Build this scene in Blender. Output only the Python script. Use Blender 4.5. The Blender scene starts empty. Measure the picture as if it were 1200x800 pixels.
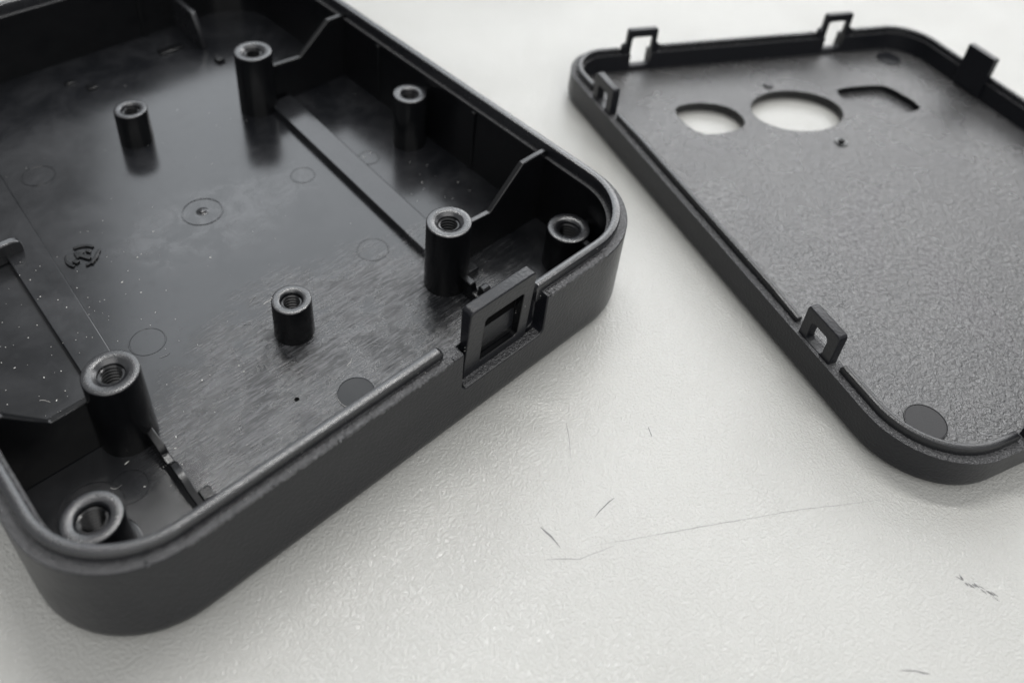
import bpy, bmesh, math, random
from mathutils import Vector, Matrix

random.seed(7)
S = 0.001                                   # everything below is laid out in millimetres
scene = bpy.context.scene
col = scene.collection

# ------------------------------------------------------------------ camera
cam_data = bpy.data.cameras.new("camera")
cam = bpy.data.objects.new("camera", cam_data)
col.objects.link(cam)
Rm = Matrix(((0.72038542, 0.397543, -0.56833477),
             (-0.68959594, 0.49818006, -0.5256178),
             (0.07417737, 0.77056875, 0.63302569)))
M = Rm.to_4x4()
M.translation = Vector((-0.8804, -56.3039, 115.7333)) * S
cam.matrix_world = M
cam_data.sensor_fit = 'HORIZONTAL'
cam_data.sensor_width = 36.0
cam_data.lens = 1053.3 / 1200 * 36
cam_data.shift_x = (600 - 590.97) / 1200
cam_data.shift_y = (196.86 - 400) / 1200
cam_data.clip_start = 0.005
cam_data.clip_end = 50
cam_data.dof.use_dof = True
cam_data.dof.focus_distance = 0.136
cam_data.dof.aperture_fstop = 17.0
scene.camera = cam

# ------------------------------------------------------------------ light
world = bpy.data.worlds.new("World")
scene.world = world
world.use_nodes = True
bg = world.node_tree.nodes["Background"]
bg.inputs[0].default_value = (0.965, 0.98, 1.0, 1)
bg.inputs[1].default_value = 0.45

def area(name, direction, dist, sx, sy, radiance, target=(0.07, 0.03, 0), colour=(1, 1, 1)):
    d = bpy.data.lights.new(name, 'AREA')
    d.shape = 'RECTANGLE'
    d.size, d.size_y = sx, sy
    d.energy = radiance * math.pi * sx * sy
    d.color = colour
    o = bpy.data.objects.new(name, d)
    v = Vector(direction).normalized()
    o.location = Vector(target) + v * dist
    o.rotation_euler = v.to_track_quat('Z', 'Y').to_euler()
    col.objects.link(o)
    return o

area("ceiling_panel", (0.15, -0.10, 0.97), 2.0, 3.0, 3.0, 0.50, colour=(1.0, 0.995, 0.98))
area("ceiling_lamp", (0.45, 0.60, 0.66), 1.7, 1.05, 0.85, 2.7, colour=(0.90, 0.95, 1.0))
area("ceiling_tube", (0.29, 0.22, 0.93), 1.6, 1.0, 0.07, 46.0, colour=(1, 0.99, 0.97))
area("side_lamp", (0.83, 0.26, 0.49), 1.7, 1.3, 0.6, 5.6, colour=(0.985, 0.99, 1.0))  # lamp placed at the side to brighten the cover floor
area("added_fill_light", (-0.35, -0.66, 0.66), 1.9, 2.2, 1.7, 1.5, colour=(1.0, 0.99, 0.97))  # added soft light behind the camera, lifts the shade before the front wall

scene.view_settings.view_transform = 'Standard'
scene.view_settings.look = 'None'
scene.view_settings.exposure = 0.0
scene.view_settings.gamma = 1.0
scene.view_settings.use_curve_mapping = False

# ------------------------------------------------------------------ materials
class NT:
    def __init__(self, name):
        self.m = bpy.data.materials.new(name)
        self.m.use_nodes = True
        self.t = self.m.node_tree
        self.b = self.t.nodes["Principled BSDF"]
        tc = self.n('ShaderNodeTexCoord')
        mp = self.n('ShaderNodeMapping')
        mp.inputs['Scale'].default_value = (1000, 1000, 1000)      # texture space in mm
        self.l(tc.outputs['Object'], mp.inputs['Vector'])
        self.mm = mp.outputs['Vector']
    def n(self, t, **k):
        x = self.t.nodes.new(t)
        for a, v in k.items(): setattr(x, a, v)
        return x
    def l(self, a, b): self.t.links.new(a, b)
    def scaled(self, s, rot=(0, 0, 0)):
        mp = self.n('ShaderNodeMapping')
        mp.inputs['Scale'].default_value = s
        mp.inputs['Rotation'].default_value = rot
        self.l(self.mm, mp.inputs['Vector'])
        return mp.outputs['Vector']
    def noise(self, vec, scale, detail=3, rough=.5, dist=0.0):
        x = self.n('ShaderNodeTexNoise')
        x.inputs['Scale'].default_value = scale
        x.inputs['Detail'].default_value = detail
        x.inputs['Roughness'].default_value = rough
        x.inputs['Distortion'].default_value = dist
        self.l(vec, x.inputs['Vector'])
        return x.outputs['Fac']
    def ramp(self, fac, a, b, lo=0.0, hi=1.0):
        x = self.n('ShaderNodeMapRange', clamp=True)
        x.interpolation_type = 'SMOOTHSTEP'
        for i, v in zip((1, 2, 3, 4), (a, b, lo, hi)): x.inputs[i].default_value = v
        self.l(fac, x.inputs[0])
        return x.outputs[0]
    def math(self, op, a, b):
        x = self.n('ShaderNodeMath', operation=op)
        for i, v in enumerate((a, b)):
            if isinstance(v, (int, float)): x.inputs[i].default_value = v
            else: self.l(v, x.inputs[i])
        return x.outputs[0]
    def bump(self, h, dist_mm, strength=1.0, normal=None):
        x = self.n('ShaderNodeBump')
        x.inputs['Strength'].default_value = strength
        x.inputs['Distance'].default_value = dist_mm * S
        self.l(h, x.inputs['Height'])
        if normal is not None: self.l(normal, x.inputs['Normal'])
        return x.outputs['Normal']
    def mix(self, fac, c1, c2):
        x = self.n('ShaderNodeMix', data_type='RGBA')
        self.l(fac, x.inputs[0])
        for i, v in ((6, c1), (7, c2)):
            if isinstance(v, tuple): x.inputs[i].default_value = v
            else: self.l(v, x.inputs[i])
        return x.outputs[2]
    def put(self, sock, v):
        s = self.b.inputs[sock]
        if isinstance(v, (int, float, tuple)): s.default_value = v
        else: self.l(v, s)

def c3(r, g=None, b=None):
    return (r, g if g is not None else r, b if b is not None else r, 1)

def plastic(name, base, rough, rvar=.08, bump_scale=4., bump_mm=.01, spec=.5):
    n = NT(name)
    n.put('Base Color', c3(*base))
    n.put('Roughness', n.ramp(n.noise(n.mm, .35, 4), .3, .7, rough - rvar, rough + rvar))
    n.put('Specular IOR Level', spec)
    n.put('Normal', n.bump(n.noise(n.mm, bump_scale, 3), bump_mm))
    return n.m

BLK = (.004, .0043, .005)
m_gloss = plastic("black_gloss_plastic", BLK, .22, .05, 2.5, .006, .42)
m_satin = plastic("black_satin_plastic", (.0068, .0074, .0098), .30, .02, 2.2, .075, .34)
m_edge = plastic("black_edge_plastic", (.011, .0115, .0135), .24, .05, 6.0, .03, .95)

def mk_rough_ledge():
    n = NT("coarse_black_ledge")
    n.put('Base Color', c3(.055, .055, .058))
    n.put('Roughness', .27)
    n.put('Specular IOR Level', 1.0)
    n.put('Normal', n.bump(n.noise(n.mm, 2.3, 4, .6, .4), .48))
    return n.m
m_ledge = mk_rough_ledge()
m_lidlip = plastic("black_lid_lip", (.010, .0105, .012), .25, .05, 6.0, .03, .5)
m_disc = plastic("pressed_smooth_disc", (.006, .0065, .0075), .2, .04, 3.0, .006, .38)

def mk_floor():
    n = NT("moulded_black_floor")
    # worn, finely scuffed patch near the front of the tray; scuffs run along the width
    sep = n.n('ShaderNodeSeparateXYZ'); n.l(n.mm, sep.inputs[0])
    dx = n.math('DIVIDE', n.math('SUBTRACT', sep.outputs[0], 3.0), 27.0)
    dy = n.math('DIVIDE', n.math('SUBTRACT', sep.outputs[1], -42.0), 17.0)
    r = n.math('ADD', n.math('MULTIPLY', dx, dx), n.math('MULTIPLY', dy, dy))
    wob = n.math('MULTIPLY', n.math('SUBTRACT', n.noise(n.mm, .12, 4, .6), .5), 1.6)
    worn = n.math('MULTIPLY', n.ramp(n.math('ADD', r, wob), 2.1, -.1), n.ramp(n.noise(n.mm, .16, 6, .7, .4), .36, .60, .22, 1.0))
    streak = n.noise(n.scaled((.35, 3.2, 1), (0, 0, math.radians(-8))), 1.0, 5, .62, .25)
    streak2 = n.noise(n.scaled((.9, 6.5, 1), (0, 0, math.radians(12))), 1.0, 3, .6, .3)
    smudge = n.ramp(n.noise(n.mm, .075, 7, .66, .35), .36, .74)
    grime = n.ramp(n.noise(n.mm, .55, 6, .7, .3), .5, .75)
    rough = n.math('ADD', n.math('MULTIPLY', worn, .16), n.math('ADD', .165, n.math('MULTIPLY', smudge, .05)))
    rough = n.math('ADD', rough, n.math('MULTIPLY', grime, .05))
    n.put('Roughness', rough)
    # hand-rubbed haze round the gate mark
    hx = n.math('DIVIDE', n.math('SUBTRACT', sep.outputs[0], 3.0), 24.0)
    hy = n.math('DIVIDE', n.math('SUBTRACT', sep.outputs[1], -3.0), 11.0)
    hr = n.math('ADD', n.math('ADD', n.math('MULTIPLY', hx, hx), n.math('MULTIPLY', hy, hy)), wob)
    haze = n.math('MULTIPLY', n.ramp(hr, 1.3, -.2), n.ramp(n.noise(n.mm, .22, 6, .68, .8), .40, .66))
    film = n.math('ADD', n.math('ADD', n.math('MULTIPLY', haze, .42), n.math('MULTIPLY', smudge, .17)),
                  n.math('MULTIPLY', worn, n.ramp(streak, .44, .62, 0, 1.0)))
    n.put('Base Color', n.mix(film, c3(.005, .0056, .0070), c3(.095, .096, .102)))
    h = n.math('MULTIPLY', worn, n.math('ADD', n.math('SUBTRACT', streak, .5), n.math('MULTIPLY', n.math('SUBTRACT', streak2, .5), .6)))
    nm = n.bump(h, .13)
    nm = n.bump(n.noise(n.mm, .05, 1), .05, 1.0, nm)
    n.put('Normal', nm)
    n.put('Specular IOR Level', .62)
    return n.m
m_floor = mk_floor()

def mk_lid_floor():
    n = NT("spark_textured_black_plastic")
    a = n.noise(n.mm, 1.25, 4, .55, .9)
    b = n.noise(n.mm, 2.9, 3, .6, .4)
    h = n.math('ADD', a, n.math('MULTIPLY', b, .35))
    n.put('Base Color', n.mix(n.ramp(n.noise(n.mm, .05, 4), .35, .7), c3(.030, .030, .0315), c3(.038, .038, .0385)))
    n.put('Roughness', n.ramp(n.noise(n.mm, .08, 4), .3, .7, .24, .32))
    n.put('Specular IOR Level', .95)
    n.put('Normal', n.bump(h, .26))
    return n.m
m_lidfloor = mk_lid_floor()

def mk_desk():
    n = NT("white_laminate_desk")
    pit = n.noise(n.mm, 2.3, 3, .5, .5)
    fine = n.noise(n.mm, 3.6, 2, .5)
    h = n.math('ADD', n.ramp(pit, .30, .72), n.math('MULTIPLY', fine, .25))
    h = n.math('MULTIPLY', h, n.ramp(n.noise(n.mm, .03, 2, .5), .3, .7, .8, 1.1))
    tone = n.ramp(n.noise(n.mm, .018, 5, .6), .3, .7)
    n.put('Base Color', n.mix(tone, c3(.412, .410, .390), c3(.448, .446, .426)))
    n.put('Roughness', n.ramp(n.noise(n.mm, .05, 4), .3, .7, .09, .14))
    n.put('Specular IOR Level', .46)
    n.put('Normal', n.bump(h, .062))
    return n.m
m_desk = mk_desk()

def flat(name, c, rough=.6):
    n = NT(name)
    n.put('Base Color', n.mix(n.noise(n.mm, 1.5, 3), c3(*[x * .8 for x in c]), c3(*[x * 1.15 for x in c])))
    n.put('Roughness', rough)
    return n.m
m_hole_shade = flat("painted_hole_shade", (.002, .002, .002), .9)  # near-black colour stands in for shade inside holes and the latch recess
m_hole_shade.node_tree.nodes['Principled BSDF'].inputs['Specular IOR Level'].default_value = .05
m_dust = flat("pale_dust", (.62, .61, .58))
m_mark = flat("grey_scuff", (.15, .15, .15))
m_markl = flat("faint_scuff", (.25, .25, .245))

# ------------------------------------------------------------------ helpers
ORG = {}
def thing(name, label, cat, origin, loc=None, rz=0.0):
    o = bpy.data.objects.new(name, None)
    o.empty_display_size = .01
    o.location = Vector(loc if loc else origin) * S
    o.rotation_euler = (0, 0, rz)
    o['label'] = label; o['category'] = cat
    col.objects.link(o)
    ORG[o.name] = Vector(origin)
    return o

def finish(me, mats, sharp=35):
    for m in mats: me.materials.append(m)
    me.polygons.foreach_set('use_smooth', [True] * len(me.polygons))
    me.set_sharp_from_angle(angle=math.radians(sharp))

def root_of(o):
    while o.parent: o = o.parent
    return o

def part(name, bm, mats, parent, at=None, bevel=0.0, seg=2, sharp=35, label=None, weld=True):
    """link the bmesh (in mm, thing coordinates, or local to `at`) as one mesh object"""
    if not isinstance(mats, (list, tuple)): mats = [mats]
    if weld: bmesh.ops.remove_doubles(bm, verts=bm.verts, dist=1e-4)
    bmesh.ops.recalc_face_normals(bm, faces=bm.faces)
    org = ORG.get(root_of(parent).name, Vector()) if parent else Vector()
    off = Vector((0, 0, 0)) if at is not None else -org
    for v in bm.verts: v.co = (v.co + off) * S
    me = bpy.data.meshes.new(name)
    bm.to_mesh(me); bm.free()
    finish(me, mats, sharp)
    return place(name, me, parent, at, bevel, seg, label)

def place(name, me, parent, at=None, bevel=0.0, seg=2, label=None):
    o = bpy.data.objects.new(name, me)
    col.objects.link(o)
    if parent:
        o.parent = parent
        if at is not None:
            if parent.parent is None: o.location = (Vector(at) - ORG[parent.name]) * S
            else: o.location = Vector(at) * S
    if bevel:
        b = o.modifiers.new("bevel", 'BEVEL')
        b.width = bevel * S; b.segments = seg
        b.limit_method = 'ANGLE'; b.angle_limit = math.radians(40)
        b.harden_normals = False
        b.use_clamp_overlap = True
    if label: o['label'] = label
    return o

def bake(o):
    """apply the modifiers (booleans) to the mesh"""
    bpy.context.view_layer.update()
    dg = bpy.context.evaluated_depsgraph_get()
    me = bpy.data.meshes.new_from_object(o.evaluated_get(dg))
    o.modifiers.clear(); o.data = me
    me.polygons.foreach_set('use_smooth', [True] * len(me.polygons))
    me.set_sharp_from_angle(angle=math.radians(35))

def cut(o, bm, org):
    bmesh.ops.recalc_face_normals(bm, faces=bm.faces)
    for v in bm.verts: v.co = (v.co - org) * S
    me = bpy.data.meshes.new("cutter"); bm.to_mesh(me); bm.free()
    c = bpy.data.objects.new("cutter", me); col.objects.link(c)
    c.parent = o.parent
    md = o.modifiers.new("cut", 'BOOLEAN'); md.operation = 'DIFFERENCE'; md.object = c; md.solver = 'EXACT'
    bake(o)
    bpy.data.objects.remove(c); bpy.data.meshes.remove(me)

def box(bm, x0, x1, y0, y1, z0, z1, mi=0):
    vs = [bm.verts.new((x, y, z)) for z in (z0, z1) for x, y in ((x0, y0), (x1, y0), (x1, y1), (x0, y1))]
    for f in ((3, 2, 1, 0), (4, 5, 6, 7), (0, 1, 5, 4), (1, 2, 6, 5), (2, 3, 7, 6), (3, 0, 4, 7)):
        bm.faces.new([vs[i] for i in f]).material_index = mi

def prism(bm, pts, z0, z1, mi=0):
    a = [bm.verts.new((x, y, z0)) for x, y in pts]; b = [bm.verts.new((x, y, z1)) for x, y in pts]
    n = len(pts)
    bm.faces.new(a[::-1]).material_index = mi; bm.faces.new(b).material_index = mi
    for i in range(n): bm.faces.new((a[i], a[(i + 1) % n], b[(i + 1) % n], b[i])).material_index = mi

def extrude_dir(bm, pts, d):
    """prism of a 3-D polygon along vector d"""
    d = Vector(d); a = [bm.verts.new(p) for p in pts]; b = [bm.verts.new(Vector(p) + d) for p in pts]; n = len(pts)
    bm.faces.new(a[::-1]); bm.faces.new(b)
    for i in range(n): bm.faces.new((a[i], a[(i + 1) % n], b[(i + 1) % n], b[i]))

def lathe(bm, prof, n=48, cx=0, cy=0, cap0=False, cap1=False):
    rings = []
    for r, z in prof:
        rings.append([bm.verts.new((cx + r * math.cos(2 * math.pi * i / n), cy + r * math.sin(2 * math.pi * i / n), z)) for i in range(n)])
    for a, b in zip(rings, rings[1:]):
        for i in range(n): bm.faces.new((a[i], a[(i + 1) % n], b[(i + 1) % n], b[i]))
    if cap0: bm.faces.new(rings[0][::-1])
    if cap1: bm.faces.new(rings[-1])

def outline(corners, radii, ins, n=14):
    """rounded convex polygon (counter-clockwise), moved inwards by ins"""
    k = len(corners); res = []
    C = [Vector(c) for c in corners]
    for i in range(k):
        p, q, r = C[i - 1], C[i], C[(i + 1) % k]
        d1 = (q - p).normalized(); d2 = (r - q).normalized()
        n1 = Vector((-d1.y, d1.x)); n2 = Vector((-d2.y, d2.x))
        R = radii[i]
        # centre of the corner arc: inset R from both edges
        det = n1.x * n2.y - n1.y * n2.x
        e1 = n1.dot(q) + R; e2 = n2.dot(q) + R
        c = Vector(((e1 * n2.y - e2 * n1.y) / det, (n1.x * e2 - n2.x * e1) / det))
        a0 = math.atan2(-n1.y, -n1.x); a1 = math.atan2(-n2.y, -n2.x)
        while a1 < a0: a1 += 2 * math.pi
        for j in range(n):
            a = a0 + (a1 - a0) * j / (n - 1)
            res.append((c.x + (R - ins) * math.cos(a), c.y + (R - ins) * math.sin(a)))
    return res

def sweep_ring(bm, out, prof, closed_profile=False, mis=None):
    """prof: (inset, z) list; out: function inset -> loop"""
    rings = [[bm.verts.new((x, y, z)) for x, y in out(i)] for i, z in prof]
    n = len(rings[0]); pr = list(zip(rings, rings[1:]))
    if closed_profile: pr.append((rings[-1], rings[0]))
    for k, (a, b) in enumerate(pr):
        for i in range(n):
            f = bm.faces.new((a[i], a[(i + 1) % n], b[(i + 1) % n], b[i]))
            if mis: f.material_index = mis[k]
    return rings

def dense(loop, step):
    res = []
    for i, p in enumerate(loop):
        q = loop[(i + 1) % len(loop)]
        d = math.hypot(q[0] - p[0], q[1] - p[1]); m = max(1, int(d / step))
        for j in range(m): res.append((p[0] + (q[0] - p[0]) * j / m, p[1] + (q[1] - p[1]) * j / m))
    return res

def open_lip(bm, path_in, path_out, z0, z1, rnd=.25):
    """solid strip between two paths, with softened top edges and chamfered ends"""
    n = len(path_in)
    secs = []
    for k in range(n):
        a = Vector(path_out[k]); b = Vector(path_in[k]); w = (b - a); L = w.length; w.normalize()
        endk = min(k, n - 1 - k)
        zt = z1 - (.45 if endk == 0 else 0)
        s = [(a, z0), (a, zt - rnd), (a + w * rnd * .3, zt - rnd * .3), (a + w * rnd, zt), (b - w * rnd, zt),
             (b - w * rnd * .3, zt - rnd * .3), (b, zt - rnd), (b, z0)]
        secs.append([bm.verts.new((p.x, p.y, z)) for p, z in s])
    m = len(secs[0])
    for a, b in zip(secs, secs[1:]):
        for i in range(m): bm.faces.new((a[i], a[(i + 1) % m], b[(i + 1) % m], b[i]))
    bm.faces.new(secs[0]); bm.faces.new(secs[-1][::-1])

# ------------------------------------------------------------------ desk
bm = bmesh.new()
bmesh.ops.create_grid(bm, x_segments=2, y_segments=2, size=1200)
bm2 = bmesh.new()
box(bm2, -1200, 1200, -1200, 1200, -25, 0)
bm.free()
desk = part("desk", bm2, m_desk, None, bevel=2.0)
desk['kind'] = 'structure'
desk['label'] = 'white laminate desk top with a fine orange peel grain'

def ribbon(name, pts, w, mat):
    """a hair-thin tapered scuff lying on the desk"""
    bm = bmesh.new(); P = [Vector(p) for p in pts]; L = []; Rr = []
    # resample with a little waver
    Q = []
    for a, b in zip(P, P[1:]):
        m = max(2, int((b - a).length / 1.2))
        for j in range(m): Q.append(a + (b - a) * (j / m))
    Q.append(P[-1])
    for i, q in enumerate(Q):
        d = (Q[min(i + 1, len(Q) - 1)] - Q[max(i - 1, 0)]).normalized(); nrm = Vector((-d.y, d.x))
        t = i / (len(Q) - 1)
        h = w * .5 * (math.sin(math.pi * min(max(t, .04), .96)) ** .6) * random.uniform(.45, 1.15)
        q = q + nrm * random.uniform(-.06, .06)
        L.append(bm.verts.new((q.x + nrm.x * h, q.y + nrm.y * h, .02))); Rr.append(bm.verts.new((q.x - nrm.x * h, q.y - nrm.y * h, .02)))
    for i in range(len(Q) - 1): bm.faces.new((L[i], L[i + 1], Rr[i + 1], Rr[i]))
    for f in bm.faces: f.normal_update()
    o = part(name, bm, mat, None, weld=False)
    o.parent = desk
    for p in o.data.polygons:
        pass
    return o
ribbon("scratch", [(53.3, -19.4), (53.4, -21.3), (53.2, -23.2)], .32, m_mark)
ribbon("scratch", [(60.0, -23.4), (62.2, -23.2), (64.3, -23.3)], .22, m_mark)
ribbon("scratch", [(68.2, -10.3), (66.6, -12.4), (64.2, -14.8)], .14, m_markl)
ribbon("scratch", [(77.3, -19.0), (76.8, -19.8), (76.3, -20.5)], .20, m_mark)
ribbon("scratch", [(56.2, -25.7), (63.5, -30.2), (73.3, -36.2), (82.3, -41.7), (94.5, -50.0)], .09, m_markl)
ribbon("scratch", [(50.6, -23.1), (54.0, -26.1), (59.0, -27.9)], .15, m_markl)
ribbon("scratch", [(73.7, -62.6), (75.0, -64.0), (76.1, -65.4)], .30, m_mark)
for k in range(26):
    t = k / 25
    x = 91.0 + 1.3 * t + random.uniform(-.35, .35); y = -61.8 - 5.2 * t + random.uniform(-.25, .25)
    if k % 2 == 0:
        ribbon("scuff_fleck", [(x, y), (x + random.uniform(-.2, .2), y - random.uniform(.4, 1.0))], random.uniform(.15, .35), m_mark)

# ------------------------------------------------------------------ lower housing (tray)
W, L, H, ZF = 100.0, 129.3, 16.71, 1.45
RC = 14.58
tray = thing("plastic_housing", "deep black plastic housing with threaded screw posts and a window latch on its front wall",
             "plastic housing", (W / 2, L / 2, 0))
TO = ORG[tray.name]
rect = [(0, 0), (W, 0), (W, L), (0, L)]
# loop starts at corner (0,0): arc, then front wall towards u=W ...
tray_out = lambda i: outline(rect, [RC] * 4, i)

prof = [(2.4, 0), (2.1, .38), (1.0, .42), (.35, .8), (.06, 1.7), (0, 2.6), (0, H), (2.05, H), (2.05, H - .9), (3.45, H - .9), (3.75, ZF - .35), (3.75, ZF - .6)]
bm = bmesh.new()
rings = sweep_ring(bm, tray_out, prof, mis=[0, 0, 0, 0, 0, 0, 1, 1, 1, 2, 2])
bm.faces.new(rings[0][::-1]).material_index = 0
bm.faces.new(rings[-1]).material_index = 2
wall = part("outer_wall", bm, [m_satin, m_ledge, m_gloss], tray)
# notch for the latch in the front wall
bm = bmesh.new()
r = 1.1
pts = []
for cx, cz, a0 in ((55.6 + r, 8.5 + r, 180), (72.3 - r, 8.5 + r, 270)):
    for j in range(7):
        a = math.radians(a0 + 15 * j); pts.append((cx + r * math.cos(a), cz + r * math.sin(a)))
pts += [(72.3, 30), (55.6, 30)]
extrude_dir(bm, [(x, -3, z) for x, z in pts], (0, 5.45, 0))
cut(wall, bm, TO)
b = wall.modifiers.new("bevel", 'BEVEL'); b.width = .22 * S; b.segments = 2; b.limit_method = 'ANGLE'; b.angle_limit = math.radians(50)

# floor
bm = bmesh.new()
lp = tray_out(3.4)
prism(bm, lp, ZF - .5, ZF)
part("floor_panel", bm, m_floor, tray)

# lip running round the rim, open at the latch
li, lo = outline(rect, [RC] * 4, 2.85, 20), outline(rect, [RC] * 4, 1.4, 20)
# order: corner (0,0) arc [0:20], corner (W,0) [20:40], (W,L), (0,L)
def seg_pts(a, b, n): return [(a[0] + (b[0] - a[0]) * j / n, a[1] + (b[1] - a[1]) * j / n) for j in range(n)]
def lip_path(q, ins):
    p = [(71.2, ins), (71.6, ins)] + q[20:80] + q[0:20] + [(52.4, ins), (52.9, ins)]
    return p
bm = bmesh.new()
open_lip(bm, lip_path(li, 2.85), lip_path(lo, 1.4), H - 1.6, H + 1.6, .42)
part("rim_lip", bm, m_edge, tray)

# torn mould flash along the front ledge
def flash(u0, u1, v0, v1, seed):
    rnd = random.Random(seed); bm = bmesh.new(); n = int((u1 - u0) / .2); rows = 4
    G = []
    for i in range(n + 1):
        u = u0 + (u1 - u0) * i / n; row = []
        out = v0 - (rnd.random() ** 3) * .22
        for j in range(rows):
            v = out + (v1 - out) * j / (rows - 1)
            z = H + .03 + (rnd.random() ** 2) * .26 * (1 if j < rows - 1 else .2)
            if j == 0: z = H - .12 + rnd.uniform(-.06, .10)
            row.append(bm.verts.new((u + rnd.uniform(-.12, .12), v, z)))
        low = bm.verts.new((u, out + .04 if out < -.02 else .05, H - .35 - rnd.random() * .1))
        G.append([low] + row + [bm.verts.new((u, v1, H - .3))])
    for a, b in zip(G, G[1:]):
        for j in range(len(a) - 1): bm.faces.new((a[j], b[j], b[j + 1], a[j + 1]))
    return bm
o = part("mould_flash", flash(14, 53.5, .0, 1.25, 3), m_ledge, tray, sharp=180); o['kind'] = 'stuff'
o = part("mould_flash", flash(72.8, 86, .0, 1.25, 5), m_ledge, tray, sharp=180); o['kind'] = 'stuff'
# little light burrs
for (u, v, l) in ((34.6, -.05, .7), (9.7, 1.0, 1.1), (25.3, .1, .5), (53.9, .3, .9)):
    bm = bmesh.new()
    bmesh.ops.create_icosphere(bm, subdivisions=2, radius=.3)
    for q in bm.verts: q.co = Vector((q.co.x * .6 + u + random.uniform(-.05, .05), q.co.y * l * 1.6 + v, q.co.z * .6 + H + .05))
    part("edge_burr", bm, m_edge, tray)

# latch frame with a blind window
def frame_bm(a0, a1, z0, z1, w0, w1, wz0, wz1, t0, t1, along='u', depth=None, rc=.8):
    """upright plate (a = along the wall, z up, thickness t0..t1) with a window"""
    bm = bmesh.new()
    def P(a, z, t): return (a, t, z) if along == 'u' else (t, a, z)
    def rr(x0, x1, y0, y1, r, low=True, n=5):
        out = []
        for cx, cy, s in ((x1 - r, y1 - r, 0), (x0 + r, y1 - r, 90), (x0 + r, y0 + r, 180), (x1 - r, y0 + r, 270)):
            for j in range(n):
                a = math.radians(s + 90 * j / (n - 1)); out.append((cx + r * math.cos(a), cy + r * math.sin(a)))
        return out
    O = rr(a0, a1, z0, z1, rc); I = rr(w0, w1, wz0, wz1, min(.7, (wz1 - wz0) * .3))
    n = len(O)
    fo = [bm.verts.new(P(x, z, t0)) for x, z in O]; fi = [bm.verts.new(P(x, z, t0)) for x, z in I]
    bo = [bm.verts.new(P(x, z, t1)) for x, z in O]
    for i in range(n):
        j = (i + 1) % n
        bm.faces.new((fo[i], fo[j], fi[j], fi[i])); bm.faces.new((fo[i], bo[i], bo[j], fo[j]))
    if depth is None:
        bi = [bm.verts.new(P(x, z, t1)) for x, z in I]
        for i in range(n):
            j = (i + 1) % n
            bm.faces.new((bo[i], bi[i], bi[j], bo[j])); bm.faces.new((fi[i], fi[j], bi[j], bi[i]))
    else:
        td = t0 + depth
        bi = [bm.verts.new(P(x, z, td)) for x, z in I]
        for i in range(n):
            j = (i + 1) % n
            bm.faces.new((fi[i], fi[j], bi[j], bi[i]))
        bm.faces.new(bi); bm.faces.new(bo)
    return bm
bm = frame_bm(56.9, 69.7, 8.2, 23.4, 60.1, 67.7, 10.4, 20.0, .55, 2.55, depth=1.5)
for f in bm.faces:
    c = f.calc_center_median()
    if 60 <= c.x <= 67.8 and 10.3 <= c.z <= 20.1 and c.y > .6 and c.y < 2.5: f.material_index = 1
for q in bm.verts:
    if q.co.y < 2.5: q.co.y += max(0, 23.0 - q.co.z) / 14.5 * .85
for f in bm.faces:
    c = f.calc_center_median()
    if f.material_index == 1 and len(f.verts) > 6: f.material_index = 2  # back of the recess takes the painted shade colour
latch = part("latch_frame", bm, [m_satin, m_gloss, m_hole_shade], tray, bevel=.22, seg=3)
bm = bmesh.new()                                            # small catch step low in the window
extrude_dir(bm, [(60.3, 2.9, 10.6), (60.3, 2.9, 12.9), (60.3, 2.55, 12.7), (60.3, 2.35, 10.6)], (7.2, 0, 0))
part("catch_step", bm, m_gloss, latch)
bm = bmesh.new(); box(bm, 56.3, 71.9, .04, 1.7, 8.3, 8.72)
part("latch_sill", bm, m_ledge, tray, bevel=.12)

# screw posts
def post_mesh(name, r, h, rc_, rh, flange=0.0):
    bm = bmesh.new()
    pr = []
    if flange: pr += [(r * flange, 0), (r * flange, .35), (r * flange - .2, .5), (r + .25, .55)]
    else: pr += [(r * 1.02, 0)]
    pr += [(r * 1.015, 1.2), (r * .985, h - .22), (r * .985 - .06, h - .06), (r * .985 - .2, h), (rc_ + .12, h), (rc_, h - .08), (rc_ - .12, h - .22), (rh + .1, h - .42), (rh, h - .6), (rh, h - 1.0)]
    lathe(bm, pr, 56)
    bmesh.ops.recalc_face_normals(bm, faces=bm.faces)
    for v in bm.verts: v.co *= S
    me = bpy.data.meshes.new(name); 
    for f in bm.faces:
        if f.normal.z > .3 and f.calc_center_median().z > (h - .5) * S: f.material_index = 1
    bm.to_mesh(me); bm.free(); finish(me, [m_gloss, m_edge], 50)
    return me
def thread_mesh(name, rh, h, depth=6.0, pitch=.62):
    """helical thread: a sawtooth wall whose height climbs with the angle"""
    bm = bmesh.new(); n = 40; z = h - .75; rings = []
    steps = int(depth / pitch) * 4; k = 0
    for i in range(steps):
        r = (rh, rh, rh * .84, rh * .84)[i % 4]; dz = (0, .12, .30, .44)[i % 4] * pitch / .62
        base = z - (i // 4) * pitch - dz
        rings.append([bm.verts.new((r * math.cos(2 * math.pi * j / n), r * math.sin(2 * math.pi * j / n),
                                    min(base + pitch * j / n, h - .72))) for j in range(n + 1)])
    for a, b in zip(rings, rings[1:]):
        for j in range(n): bm.faces.new((a[j], b[j], b[j + 1], a[j + 1]))
    bm.faces.new(rings[-1][:-1]).material_index = 1  # hole bottom, its shade put into the colour
    bmesh.ops.recalc_face_normals(bm, faces=bm.faces)
    for v in bm.verts: v.co *= S
    me = bpy.data.meshes.new(name); bm.to_mesh(me); bm.free(); finish(me, [m_gloss, m_hole_shade], 30)
    return me
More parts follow.
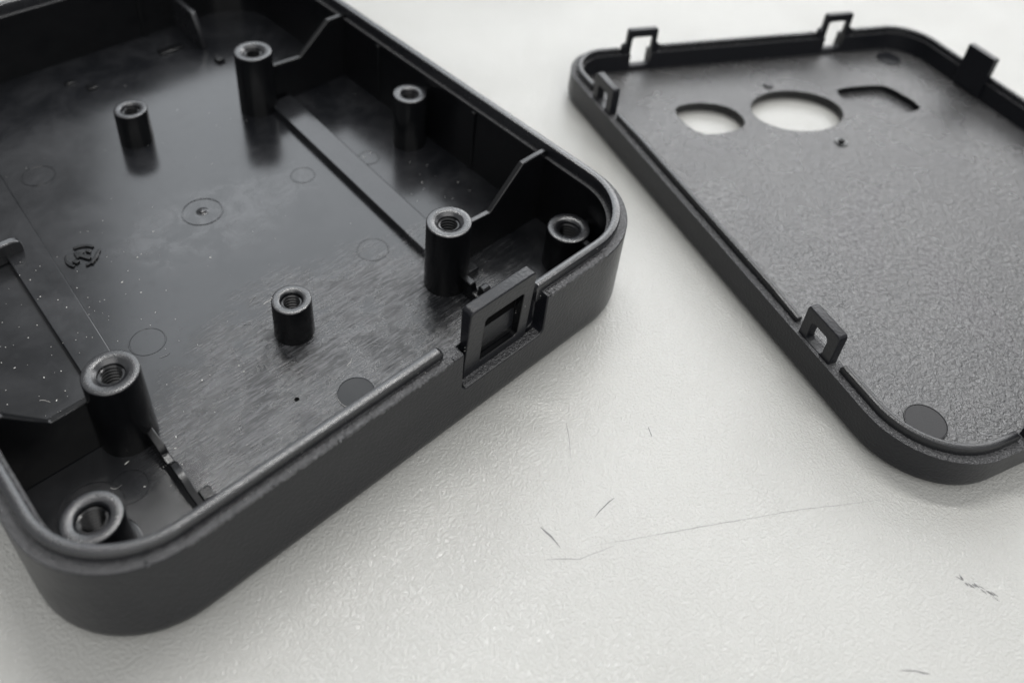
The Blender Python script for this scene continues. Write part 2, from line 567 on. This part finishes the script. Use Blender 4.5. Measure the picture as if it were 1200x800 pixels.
kinds = {   # radius, height above the floor, counterbore radius, hole radius
    'tall': (3.82, 15.4 - ZF, 2.35, 1.72),
    'short': (3.15, 8.85 - ZF, 1.85, 1.55),
    'corner': (3.78, 9.85 - ZF, 2.2, 1.85),
    'side': (3.35, 13.5 - ZF, 1.75, 1.45)}
pm = {k: post_mesh("screw_post", *v) for k, v in kinds.items()}
pm['flanged'] = post_mesh("screw_post", *kinds['corner'], flange=1.25)
tm = {k: thread_mesh("threaded_hole", v[3], v[1], depth=min(7, v[1] - 1)) for k, v in kinds.items()}
tm['flanged'] = tm['corner']
for kind, u, v in (('tall', 75.0, 85.8), ('tall', 72.6, 22.75), ('tall', 18.5, 29.1), ('tall', 17.0, 88.0),
                   ('short', 50.5, 91.1), ('short', 46.7, 30.05), ('corner', 91.7, 12.8), ('flanged', 8.2, 14.8),
                   ('side', 92.3, 57.1)):
    p = place("screw_post", pm[kind], tray, at=(u, v, ZF))
    h = place("threaded_hole", tm[kind], p)

# webs that tie posts to the walls
def web(pts, thick, axis_dir, mat=None, name="support_rib", bev=.18):
    bm = bmesh.new(); extrude_dir(bm, pts, axis_dir)
    return part(name, bm, mat or m_gloss, tray, bevel=bev)
Y = 24.2
web([(75.6, Y, ZF), (75.6, Y, 10.4), (83.7, Y, 9.8), (90.9, Y, 17.2), (93.6, Y, 17.3), (97.2, Y, 17.3), (97.2, Y, ZF)], 1, (0, 1.1, 0))
Y = 84.7
web([(77.5, Y, ZF), (77.5, Y, 10.9), (85.2, Y, 10.4), (92.6, Y, 16.7), (97.2, Y, 16.7), (97.2, Y, ZF)], 1, (0, 1.1, 0))
Y = 29.7
web([(15.2, Y, ZF), (15.2, Y, 11.4), (9.9, Y, 11.2), (5.3, Y, 17.0), (2.8, Y, 17.0), (2.8, Y, ZF)], 1, (0, 1.1, 0))
Y = 88.0
web([(14.0, Y, ZF), (14.0, Y, 10.9), (9.5, Y, 10.6), (5.0, Y, 16.7), (2.8, Y, 16.7), (2.8, Y, ZF)], 1, (0, 1.1, 0))
web([(95.0, 56.5, ZF), (95.0, 56.5, 13.1), (97.2, 56.5, 13.1), (97.2, 56.5, ZF)], 1, (0, 1.3, 0))
web([(94.2, 11.6, ZF), (94.2, 11.6, 9.4), (97.0, 11.6, 9.4), (97.0, 11.6, ZF)], 1, (0, 1.2, 0))
web([(91.2, 10.0, ZF), (92.4, 10.0, ZF), (92.4, 10.0, 9.4), (91.2, 10.0, 9.4)], 1, (0, -7.0, 0))
web([(7.6, 12.0, ZF), (8.8, 12.0, ZF), (8.8, 12.0, 8.0), (7.6, 12.0, 8.0)], 1, (0, -9.0, 0))
# gusset and small blocks at the back wall
web([(77.1, 126.3, ZF), (77.1, 126.3, 9.6), (77.1, 115.8, 9.3), (77.1, 112.8, 3.4), (77.1, 112.5, ZF)], 1, (1.1, 0, 0), m_edge)
for (u0, u1, v0, v1, h) in ((68.5, 74.2, 115.5, 117.8, .55), (76.6, 78.4, 105.2, 107.2, .9), (50.4, 52.6, 112.0, 114.0, .5), (47.5, 49.5, 116.5, 118.0, .4)):
    bm = bmesh.new(); box(bm, u0, u1, v0, v1, ZF - .1, ZF + h)
    part("floor_block", bm, m_gloss, tray, bevel=.2)
# vertical guide ribs on back and right walls
for (u0, u1, v0, v1) in ((69.2, 70.2, 125.0, 126.2), (96.0, 97.0, 42.4, 43.4), (96.0, 97.0, 72, 73)):
    bm = bmesh.new(); box(bm, u0, u1, v0, v1, ZF - .1, 15.3)
    part("guide_rib", bm, m_gloss, tray, bevel=.15)

# long raised rails on the floor
def rail(pts, h, name="floor_rail"):
    bm = bmesh.new(); prism(bm, pts, ZF - .2, ZF + h)
    return part(name, bm, m_floor, tray, bevel=.2)
rail([(72.9, 20.5), (78.2, 20.5), (81.6, 84.0), (76.4, 84.0)], 1.5)
rail([(17.2, 27.0), (21.8, 27.0), (26.6, 104.0), (19.6, 104.0)], 1.25)
# hook on the left rail
bm = bmesh.new()
extrude_dir(bm, [(4, 72.6, ZF), (4, 72.6, 5.4), (20.2, 72.6, 5.5), (21.3, 72.6, 5.0), (21.6, 72.6, 4.2), (21.6, 72.6, ZF)], (0, 1.5, 0))
part("cable_hook", bm, m_edge, tray, bevel=.3)

# low stepped ribs between post and front wall
def low_rib(u0, u1, prof):
    bm = bmesh.new()
    extrude_dir(bm, [(u0, v, ZF + h) for v, h in prof], (u1 - u0, 0, 0))
    return part("low_rib", bm, m_gloss, tray, bevel=.2, seg=3)
low_rib(72.7, 74.0, [(20.8, -.1), (20.8, 3.6), (16.9, 3.6), (16.5, 2.2), (16.0, 1.9), (3.3, 1.7), (3.3, -.1)])
low_rib(73.7, 75.3, [(16.1, -.1), (16.1, 3.0), (15.7, 3.4), (14.9, 3.4), (14.4, 3.0), (14.4, -.1)])
low_rib(19.6, 20.8, [(27.4, -.1), (27.4, 2.9), (22.6, 2.8), (22.0, 2.3), (21.5, 1.7), (19.9, 1.6), (19.4, 2.3), (18.9, 2.6), (15.3, 2.5), (14.4, 1.9), (3.3, 1.5), (3.3, -.1)])
low_rib(20.6, 22.3, [(13.5, -.1), (13.5, 2.2), (11.6, 2.2), (11.2, 1.8), (11.2, -.1)])

# ejector pin marks: very shallow discs and rings
def disc(u, v, r, h=.05, name="ejector_mark", ring=False):
    bm = bmesh.new()
    if ring: pr = [(r + .12, ZF - .02), (r + .06, ZF + h), (r - .1, ZF + h), (r - .18, ZF - .02)]
    else: pr = [(r + .06, ZF - .02), (r, ZF + h), (r * .5, ZF + h), (.02, ZF + h)]
    lathe(bm, pr, 48, u, v)
    return part(name, bm, m_disc if not ring else m_floor, tray)
mk = disc(46.9, 13.9, 2.75, .05)
bm = bmesh.new(); lathe(bm, [(3.02, ZF - .02), (2.96, ZF + .12), (2.84, ZF + .13), (2.76, ZF + .02)], 48, 46.9, 13.9)
part("raised_ring", bm, m_edge, mk)
for u, v, r in ((31.4, 91.8, 2.9), (69.5, 61.6, 2.3), (82.6, 58.0, 2.1), (14.6, 21.4, 2.6)):
    disc(u, v, r, .09, ring=True)
disc(67.5, 36.8, 2.8, .07, ring=True)
disc(28.1, 42.8, 2.75, .07, ring=True)
disc(9.4, 21.3, 4.3, .07, ring=True)
# injection gate: dish with a raised ring and a centre pip
gate = disc(49.6, 64.2, 3.6, .13, "gate_mark", ring=True)
bm = bmesh.new(); lathe(bm, [(1.15, ZF - .02), (1.0, ZF + .08), (.72, ZF + .1), (.62, ZF + .3), (.4, ZF + .38), (.02, ZF + .4)], 40, 49.6, 64.2)
part("gate_pip", bm, m_floor, gate)
# pin hole: a dark dot, the shade of its depth painted in
bm = bmesh.new(); lathe(bm, [(.42, ZF - .05), (.36, ZF + .03), (.2, ZF + .02), (.02, ZF + .01)], 20, 39.5, 18.7)
part("pin_hole", bm, m_hole_shade, tray)

# date stamp: raised arrow wheel with glyphs
def arc(bm, cu, cv, r0, r1, a0, a1, z0, z1, n=12):
    pts = []
    for j in range(n + 1):
        a = math.radians(a0 + (a1 - a0) * j / n); pts.append((cu + r1 * math.cos(a), cv + r1 * math.sin(a)))
    for j in range(n, -1, -1):
        a = math.radians(a0 + (a1 - a0) * j / n); pts.append((cu + r0 * math.cos(a), cv + r0 * math.sin(a)))
    prism(bm, pts, z0, z1)
stamp = None
cu, cv = 28.4, 66.6
bm = bmesh.new()
for a in (20, 140, 260): arc(bm, cu, cv, 2.25, 2.75, a, a + 78, ZF - .05, ZF + .38)
stamp = part("date_stamp", bm, m_gloss, tray, bevel=.08)
for pts in ([(-.35, -1.7), (.35, -1.7), (.35, .2), (.95, .2), (0, 1.7), (-.95, .2), (-.35, .2)],
            [(-1.9, -.5), (-1.1, -.5), (-1.1, .5), (-1.9, .5)], [(1.1, -.9), (1.9, -.5), (1.7, .3), (1.0, .1)],
            [(-.9, -2.9), (2.4, -2.0), (2.2, -1.5), (-1.0, -2.4)]):
    bm = bmesh.new(); prism(bm, [(cu + x * math.cos(.5) - y * math.sin(.5), cv + x * math.sin(.5) + y * math.cos(.5)) for x, y in pts], ZF - .05, ZF + .42)
    part("glyph", bm, m_gloss, stamp, bevel=.08)

# dust lying in the tray
def dust():
    rnd = random.Random(11); bm = bmesh.new()
    def speck(u, v, z, s, el=1.0):
        a = rnd.uniform(0, 3.14)
        m = Matrix.Translation((u, v, z + s * .4)) @ Matrix.Rotation(a, 4, 'Z') @ Matrix.Diagonal((s * el, s * .8, s * .6, 1))
        bmesh.ops.create_icosphere(bm, subdivisions=1, radius=1, matrix=m)
    for i in range(85):
        u = rnd.uniform(4, 17); v = rnd.uniform(31, 70); speck(u, v, ZF, rnd.choice((.045, .06, .06, .08, .11)), rnd.choice((1, 1, 1.3, 1.8)))
    for i in range(60):
        u = rnd.gauss(30, 7); v = rnd.gauss(50, 14)
        if 23 < u < 45 and 8 < v < 80: speck(u, v, ZF, rnd.choice((.045, .06, .08, .13)), rnd.choice((1, 1, 1.5)))
    for i in range(40):
        u = rnd.uniform(18, 25); v = rnd.uniform(34, 75); speck(u, v, ZF + 1.27 if u < 22 else ZF + .02, rnd.choice((.06, .08, .12)), 1)
    for i in range(24):
        u = rnd.uniform(6, 24); v = rnd.uniform(7, 25); speck(u, v, ZF, rnd.choice((.06, .09, .13)), rnd.choice((1, 2, 3.2)))
    for i in range(16):
        u = rnd.uniform(80, 94); v = rnd.uniform(28, 62); speck(u, v, ZF, rnd.choice((.06, .09, .14)), rnd.choice((1, 1.6)))
    for i in range(90):                      # sparse specks everywhere, and a few on post tops and rim
        speck(rnd.uniform(22, 94), rnd.uniform(8, 110), ZF + (1.52 if False else 0), rnd.choice((.03, .04, .05, .07)))
    for (pu, pv, pz) in ((18.5, 29.1, 15.4), (72.6, 22.75, 15.4), (46.7, 30.05, 8.85), (8.2, 14.8, 9.85), (91.7, 12.8, 9.85)):
        for i in range(4):
            a = rnd.uniform(0, 6.3); speck(pu + 3 * math.cos(a), pv + 3 * math.sin(a), pz - .02, rnd.choice((.04, .05, .08)))
    for i in range(40):
        speck(rnd.uniform(15, 98), rnd.choice((.4, .8, 1.1, 2.1)), H + (.1 if i % 4 else 1.6), rnd.choice((.03, .05, .06)))
    for i in range(9):                       # short fibres
        u, v = rnd.choice(((rnd.uniform(4, 30), rnd.uniform(8, 70)), (rnd.uniform(30, 70), rnd.uniform(8, 50))))
        a = rnd.uniform(0, 6.3); P = []
        for k in range(7):
            P.append((u, v)); u += .28 * math.cos(a); v += .28 * math.sin(a); a += rnd.uniform(-.5, .5)
        prev = None
        for k, (x, y) in enumerate(P):
            z = ZF + .05 + (1.3 if 17 < x < 25.5 and y > 27 else 0)
            q = [bm.verts.new((x - .03 * math.sin(a), y + .03 * math.cos(a), z)), bm.verts.new((x + .03 * math.sin(a), y - .03 * math.cos(a), z + .05))]
            if prev: bm.faces.new((prev[0], q[0], q[1], prev[1]))
            prev = q
    return bm
d = part("dust", dust(), m_dust, None, weld=False)
d['kind'] = 'stuff'; d['label'] = 'pale dust specks scattered over the floor of the deep tray'; d['category'] = 'dust'

# ------------------------------------------------------------------ lid
LW, LZ, LF = 94.0, 6.84, 2.5
LA = -0.336297
lid_o = (45.0, 55.0, 0.0)
ca, sa = math.cos(LA), math.sin(LA)
lw = (ca * lid_o[0] - sa * lid_o[1] + 95.02, sa * lid_o[0] + ca * lid_o[1] - 54.22, 0)
lid = thing("plastic_cover", "shallow black textured cover lying inside up on the desk with holes and upright latch loops",
            "plastic cover", lid_o, lw, LA)
LO = ORG[lid.name]
quad = [(0, 0), (96.0, 0), (94.2, 101.7), (0, 117.5)]
rad = [14.0, 14.0, 11.5, 9.5]
lid_out = lambda i, n=14: outline(quad, rad, i, n)
bm = bmesh.new()
sweep_ring(bm, lid_out, [(2.2, 0), (1.9, .42), (.9, .48), (.25, .95), (0, 1.9), (0, LZ), (2.9, LZ), (2.95, LF - 1.6), (2.95, 0)], True, mis=[0, 0, 0, 0, 0, 1, 2, 2, 0])
lwall = part("side_wall", bm, [m_satin, m_ledge, m_satin], lid)

# top-edge direction
ted = Vector((94.2, 101.7 - 117.5)).normalized()
tnrm = Vector((-ted.y, ted.x))
def on_top(u, ins): # point on the slanted edge
    v = 117.5 + (u) * (101.7 - 117.5) / 94.2
    return Vector((u, v)) - tnrm * ins
red = (Vector((94.2, 101.7)) - Vector((96, 0))).normalized()

def loop_plate(p0, d, nrm, width, z0, z1, win=None, t=1.6, name="latch_loop"):
    """upright loop standing on an edge: p0 = one outer end, d = along, nrm = inwards"""
    if win: bm = frame_bm(0, width, z0, z1, win[0], win[1], win[2], win[3], 0, t, 'u', None, .55)
    else:
        bm = bmesh.new(); box(bm, 0, width, 0, t, z0, z1)
    for v in bm.verts:
        a, tt, z = v.co
        q = Vector(p0) + Vector(d) * a + Vector(nrm) * tt
        v.co = (q.x, q.y, z)
    return part(name, bm, m_satin, lid, bevel=.18, seg=2)

def win_cut(p0, d, nrm, a0, a1, z0, z1):
    bm = bmesh.new()
    P = Vector(p0) + Vector(d) * a0; N = Vector(nrm)                # the opening falls away outwards
    sec = [(P - N * 4, z0 - 3.1), (P + N * 1.3, z0), (P + N * 6, z0), (P + N * 6, z1), (P - N * 4, z1)]
    extrude_dir(bm, [(q.x, q.y, z) for q, z in sec], (d[0] * (a1 - a0), d[1] * (a1 - a0), 0))
    cut(lwall, bm, LO)
# two open loops on the far edge
TW = 7.3
for u in (16.6, 67.2):
    p0 = on_top(u, 1.25)
    win_cut(p0, ted, -tnrm, 1.25, TW - 1.0, 3.6, 20)
    loop_plate(p0, ted, -tnrm, TW, 2.7, 13.1, (1.2, TW - 1.0, 3.75, 11.1), 1.35)
    for a in (-1.0, TW):                                    # little feet beside the loop
        q = p0 + ted * a
        bm = bmesh.new(); extrude_dir(bm, [(q.x, q.y, LZ - .5), (q.x + ted.x, q.y + ted.y, LZ - .5), (q.x + ted.x, q.y + ted.y, LZ + (2.6 if a < 0 else 1.9)), (q.x, q.y, LZ + (1.9 if a < 0 else 2.6))], (-tnrm.x * 1.4, -tnrm.y * 1.4, 0))
        part("loop_foot", bm, m_satin, lid, bevel=.2)
# solid tongue on the right edge
p0 = Vector((96, 0)) + red * 74.9 + Vector((-red.y, red.x)) * 1.9
loop_plate(p0, red, Vector((-red.y, red.x)), 7.6, 3.0, 13.3, None, 1.7, "latch_tongue")
# loops on the near long edge
for v0 in (23.0, 92.4):
    loop_plate((.55, v0 + 7.3), (0, -1), (1, 0), 7.3, 4.0, 13.1, (1.75, 5.4, 6.9, 10.9), 1.75)
# loop on the front edge, cut by the frame of the picture
loop_plate((19.4, .55), (1, 0), (0, 1), 7.3, 4.0, 13.1, (1.8, 5.5, 6.9, 10.9), 1.75)

# lip segments between the loops
n = 20
oi, oo = outline(quad, rad, 2.5, n), outline(quad, rad, 1.35, n)
def lip_part(pi, po, z1=None):
    bm = bmesh.new(); open_lip(bm, pi, po, LZ - 1.2, z1 or LZ + 1.5, .3)
    part("rim_lip", bm, m_lidlip, lid)
def straight(p, q, k=4): return [(p[0] + (q[0] - p[0]) * j / k, p[1] + (q[1] - p[1]) * j / k) for j in range(k + 1)]
def xin(v, ins): return (ins, v)
# near corner: from below the near loop round the corner to the front loop
lip_part([(2.5, 21.4), (2.5, 21.0)] + oi[0:n] + [(17.6, 2.5), (18.2, 2.5)], [(1.35, 21.4), (1.35, 21.0)] + oo[0:n] + [(17.6, 1.35), (18.2, 1.35)])
# long near edge between the two loops
lip_part(straight((2.5, 90.8), (2.5, 32.0), 8), straight((1.35, 90.8), (1.35, 32.0), 8))
# from far near-side loop round the corner to first far loop
A = lambda u, i: tuple(on_top(u, i))
lip_part([A(15.4, 2.5), A(15.0, 2.5)] + oi[3 * n:4 * n] + [(2.5, 102.2), (2.5, 101.7)],
         [A(15.4, 1.35), A(15.0, 1.35)] + oo[3 * n:4 * n] + [(1.35, 102.2), (1.35, 101.7)])
lip_part([A(66.0, 2.5)] + straight(A(65.4, 2.5), A(25.6, 2.5), 5) + [A(25.2, 2.5)], [A(66.0, 1.35)] + straight(A(65.4, 1.35), A(25.6, 1.35), 5) + [A(25.2, 1.35)])
Rr = lambda s, i: tuple(Vector((96, 0)) + red * s + Vector((-red.y, red.x)) * i)
lip_part([Rr(82.0, 2.5), Rr(82.5, 2.5)] + oi[2 * n:3 * n] + [A(76.2, 2.5), A(75.8, 2.5)], [Rr(82.0, 1.35), Rr(82.5, 1.35)] + oo[2 * n:3 * n] + [A(76.2, 1.35), A(75.8, 1.35)])
lip_part([(28.3, 2.5), (28.8, 2.5)] + oi[n:2 * n] + [Rr(74.8, 2.5), Rr(75.3, 2.5)], [(28.3, 1.35), (28.8, 1.35)] + oo[n:2 * n] + [Rr(74.8, 1.35), Rr(75.3, 1.35)])

# floor of the lid with its openings
bm = bmesh.new(); prism(bm, lid_out(2.7), .6, LF)
lf = part("floor_panel", bm, m_lidfloor, lid)
def smooth_poly(p, it=2):
    for _ in range(it):
        q = []
        for i in range(len(p)):
            a, b = p[i], p[(i + 1) % len(p)]
            q += [(a[0] * .75 + b[0] * .25, a[1] * .75 + b[1] * .25), (a[0] * .25 + b[0] * .75, a[1] * .25 + b[1] * .75)]
        p = q
    return p
hole1 = [(18.8, 94.4), (21.9, 95.8), (28.4, 94.5), (32.4, 90.6), (32.5, 85.9), (29.4, 83.5), (21.5, 84.1), (18.8, 87.0)]
ell = []
for j in range(40):
    a = 2 * math.pi * j / 40; x, y = 10.75 * math.cos(a), 7.65 * math.sin(a); t = math.radians(-13.6)
    ell.append((46.2 + x * math.cos(t) - y * math.sin(t), 85.3 + x * math.sin(t) + y * math.cos(t)))
for pl in (smooth_poly(hole1, 1)[::-1], ell):
    bm = bmesh.new(); prism(bm, pl, -2, 6); cut(lf, bm, LO)
pock = smooth_poly([(60.0, 88.6), (63.1, 89.2), (72.2, 87.4), (74.4, 85.6), (76.0, 77.6), (74.0, 75.8), (66.0, 77.0), (59.8, 81.5)], 1)
bm = bmesh.new(); prism(bm, pock, .75, 6); cut(lf, bm, LO)
lf.data.materials.append(m_gloss)
for p in lf.data.polygons:
    c = p.center / S + LO
    if abs(p.normal.z) < .3 and 15 < c.x < 80 and 70 < c.y < 98: p.material_index = 1
b = lf.modifiers.new("bevel", 'BEVEL'); b.width = .12 * S; b.segments = 2; b.limit_method = 'ANGLE'; b.angle_limit = math.radians(50)

def ldisc(u, v, r, h, name, mat, prof=None):
    bm = bmesh.new(); lathe(bm, prof or [(r + .08, LF - .05), (r, LF + h), (r * .5, LF + h), (.02, LF + h)], 44, u, v)
    return part(name, bm, mat, lid)
ldisc(11.3, 10.8, 3.1, .12, "ejector_mark", plastic("disc_painted_reflection", (.014, .014, .0155), .42, .03, 5, .02, .36))  # darker colour stands in for a dark reflection in the smooth disc
mk = [o for o in lid.children if o.name.startswith("ejector_mark")][0]
bm = bmesh.new(); lathe(bm, [(3.36, LF - .05), (3.3, LF + .2), (3.18, LF + .21), (3.08, LF + .05)], 44, 11.3, 10.8)
part("raised_ring", bm, m_lidlip, mk)
ldisc(83.2, 95.6, 2.8, .25, "ejector_mark", m_satin)
ldisc(46.1, 95.8, 1.1, .45, "gate_pip", m_satin)
ldisc(47.7, 72.3, .9, .5, "gate_pip", m_gloss, [(1.5, LF - .02), (1.4, LF + .25), (.75, LF + .3), (.6, LF + .75), (.25, LF + .95), (.02, LF + .98)])
